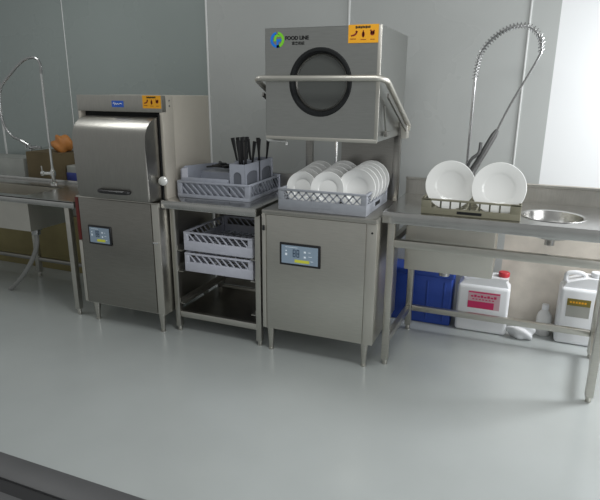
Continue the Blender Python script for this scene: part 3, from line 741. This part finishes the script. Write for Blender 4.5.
# ------------------------------------------------------------------ things under and behind
def jug(name, label, x0, x1, y0, y1, h, cap_x, cap_m, cat='jug'):
    t = thing(name, label, cat, ((x0 + x1) / 2, (y0 + y1) / 2, 0))
    w = x1 - x0
    b = MB().box(x0, x1, y0, y1, 0, h * .82, .022, 4)
    b.prism([(x0 + .012, h * .81), (x1 - .012, h * .81), (x1 - w * .10, h * .93), (min(cap_x + .05, x1 - .016), h * .965), (cap_x - .05, h * .965), (x0 + w * .35, h * .93), (x0 + w * .12, h * .88)], y0 + .02, y1 - .02, 'y')
    bd = obj('jug_body', b, WHITEB, t)
    ym = (y0 + y1) / 2
    hx = x0 + w * (.68 if cap_x < (x0 + x1) / 2 else .32); s = -1 if cap_x < (x0 + x1) / 2 else 1
    obj('carry_handle', MB().tube(smooth_path([(hx - w * .22, ym, h * .86), (hx - w * .20, ym, h * .97), (hx, ym, h * 1.0), (hx + w * .18, ym, h * .97), (hx + w * .2, ym, h * .86)], 5), .014, 10), WHITEB, t)
    c = MB().lathe([(.030, -.005), (.030, .008), (.034, .010), (.034, .030), (.031, .034), (0, .034)], (cap_x, ym, h * .955), n=24)
    obj('screw_cap', c, cap_m, t)
    return t
j1 = jug('chemical_jug', 'white plastic jug with red cap and pink and crimson label under worktable', -.292, .026, 3.47, 3.64, .385, -.022, RED)
lb = obj('front_label', MB().box(-.222, -.028, 3.4685, 3.471, .165, .280), PINK, j1)
obj('label_band', MB().box(-.220, -.062, 3.4675, 3.469, .167, .212), MAGENTA, lb)
obj('label_band', MB().box(-.220, -.031, 3.4675, 3.469, .268, .277), MAGENTA, lb)
ml = MB()
for i in range(8): ml.box(-.205 + i * .020, -.190 + i * .020, 3.467, 3.4685, .240, .250 + .006 * (i % 2))
for i in range(7): ml.box(-.195 + i * .020, -.183 + i * .020, 3.467, 3.4685, .224, .230)
obj('label_print', ml, MAGENTA, lb)
j2 = jug('chemical_jug', 'white plastic jug with dark gold and grey label behind the right table leg', .308, .565, 3.50, 3.66, .445, .50, WHITEB)
lb = obj('front_label', MB().box(.352, .480, 3.4985, 3.501, .185, .262), GREYLAB, j2)
obj('label_band', MB().box(.352, .480, 3.4975, 3.501, .258, .302), OLIVEL, lb)
pr = MB()
for i in range(6): pr.box(.366 + i * .016, .377 + i * .016, 3.4968, 3.498, .274, .286)
obj('label_print', pr, YELLOW, lb)

bb = thing('storage_bin', 'blue plastic storage bin on the floor behind the left end of the right worktable', 'bin', (-.6, 3.58, 0))
bx0, bx1, by0, by1, bh = -.88, -.325, 3.49, 3.675, .36
m = MB().box(bx0, bx1, by0, by1, 0, bh, .012, 3)
for k in range(5): x = bx0 + .06 + k * .11; m.box(x, x + .012, by0 - .004, by0 + .006, .03, bh - .06, .002)
obj('bin_body', m, BLUEB, bb)
obj('lid', MB().box(bx0 - .008, bx1 + .008, by0 - .008, by1 + .005, bh - .03, bh + .012, .008, 3), BLUEB, bb)

def blob(name, label, cat, c, r, m, seed=1, amp=.18, flat=True):
    mb = MB(); bmesh.ops.create_icosphere(mb.bm, subdivisions=4, radius=1)
    rnd = random.Random(seed); ph = [(rnd.uniform(2, 5), rnd.uniform(2, 5), rnd.uniform(2, 5), rnd.uniform(0, 6)) for _ in range(5)]
    for v in mb.bm.verts:
        d = v.co.copy(); f = 1 + amp * sum(math.sin(a * d.x + b * d.y + e * d.z + q) for a, b, e, q in ph) / 3
        v.co = Vector((d.x * f * r[0], d.y * f * r[1], max(d.z * f, -.75) * r[2] + r[2] * .75))
    mb.xf(Matrix.Translation(c))
    o = obj(name, mb, m, None, 60); return tag(o, label, cat)
blob('plastic_bag', 'crumpled white plastic bag on the floor between the two white jugs', 'bag', (.120, 3.49, 0), (.072, .045, .055), WHITEB, 3, .3)
bt = thing('small_bottle', 'small milky plastic bottle on the floor left of the gold-labelled jug', 'bottle', (.245, 3.61, 0))
obj('bottle_body', MB().lathe([(0, 0), (.042, 0), (.046, .006), (.046, .11), (.040, .14), (.020, .165), (.018, .18), (0, .18)], (.245, 3.61, 0), n=20), MILKY, bt)
obj('screw_cap', MB().lathe([(.021, .172), (.021, .20), (.018, .204), (0, .204)], (.245, 3.61, 0), n=16), WHITEB, bt)

def carton(name, label, x0, x1, y0, y1, z0, z1, m):
    t = thing(name, label, 'carton', ((x0 + x1) / 2, (y0 + y1) / 2, z0))
    b = obj('carton_body', MB().box(x0, x1, y0, y1, z0, z1, .004), m, t)
    mx = (y0 + y1) / 2
    obj('flap', MB().box(x0 + .002, x1 - .002, y0 + .002, mx - .001, z1, z1 + .003), m, t)
    obj('flap', MB().box(x0 + .002, x1 - .002, mx + .001, y1 - .002, z1, z1 + .003), m, t)
    return t
carton('cardboard_carton', 'long tan carton on the floor behind the left sink table', -4.45, -3.27, 3.40, 3.66, 0, .47, CARTON)
carton('cardboard_carton', 'brown carton standing on the tan carton, behind the left faucet', -3.80, -3.43, 3.40, 3.64, .474, .995, CARTONB)
carton('cardboard_carton', 'pale wrapped pack on the tan carton at the far left edge', -4.40, -3.86, 3.42, 3.64, .474, .93, PALEP)
blob('orange_bag', 'orange plastic bag resting on the cardboard behind the left faucet', 'bag', (-3.52, 3.52, .995), (.085, .07, .078), ORANGE, 5, .25)
pk = thing('blue_pack', 'small pale pack with blue print beside the left dishwasher', 'pack', (-3.33, 3.52, .474))
obj('pack_body', MB().box(-3.425, -3.28, 3.44, 3.60, .474, .90, .012, 3), PALEP, pk)
obj('printed_band', MB().box(-3.423, -3.282, 3.438, 3.445, .775, .845, .002), BLUEP, pk)

# ------------------------------------------------------------------ camera
f_px, th, yaw, ro = 549.5, .2832, .38, .0075
fw = Vector((-math.sin(yaw) * math.cos(th), math.cos(yaw) * math.cos(th), -math.sin(th)))
r_ = Vector((math.cos(yaw), math.sin(yaw), 0)); u_ = r_.cross(fw)
rt = r_ * math.cos(ro) + u_ * math.sin(ro); up = u_ * math.cos(ro) - r_ * math.sin(ro)
cam = bpy.data.cameras.new('camera'); co = bpy.data.objects.new('camera', cam); COL.objects.link(co)
cam.sensor_fit = 'HORIZONTAL'; cam.sensor_width = 36; cam.lens = 36 * f_px / 600
M = Matrix((rt, up, -fw)).transposed().to_4x4(); M.translation = (0, 0, 1.5)
co.matrix_world = M; SC.camera = co

# ------------------------------------------------------------------ light
def area(name, loc, target, sx, sy, power, col=(1, 1, 1)):
    l = bpy.data.lights.new(name, 'AREA'); l.shape = 'RECTANGLE'; l.size = sx; l.size_y = sy; l.energy = power; l.color = col
    o = bpy.data.objects.new(name, l); COL.objects.link(o); o.location = loc
    o.rotation_euler = (Vector(target) - Vector(loc)).to_track_quat('-Z', 'Y').to_euler(); return o
area('unseen_right_light', (1.35, 3.35, 1.85), (-.4, 2.2, .2), .45, .6, 40, (.96, .98, 1))  # unseen lamp at back right, aimed to cast the table leg's shadow
area('unseen_right_light', (3.6, .8, 1.6), (-1.5, 2.2, .9), 3.2, 2.2, 75, (.97, .99, 1))  # large unseen lamp added at right to brighten the steel reflections
area('ceiling_light', (-.3, 1.6, 2.75), (-.3, 1.6, 0), 1.2, .5, 20, (.98, 1, .98))
area('ceiling_light', (-3.25, 2.45, 2.75), (-2.9, 2.2, 0), .9, .22, 9, (.98, 1, .98))
w = bpy.data.worlds.new('world'); SC.world = w; w.use_nodes = True
w.node_tree.nodes['Background'].inputs[0].default_value = (.97, 1, .99, 1)
w.node_tree.nodes['Background'].inputs[1].default_value = .315
SC.view_settings.view_transform = 'Standard'
SC.view_settings.look = 'None'
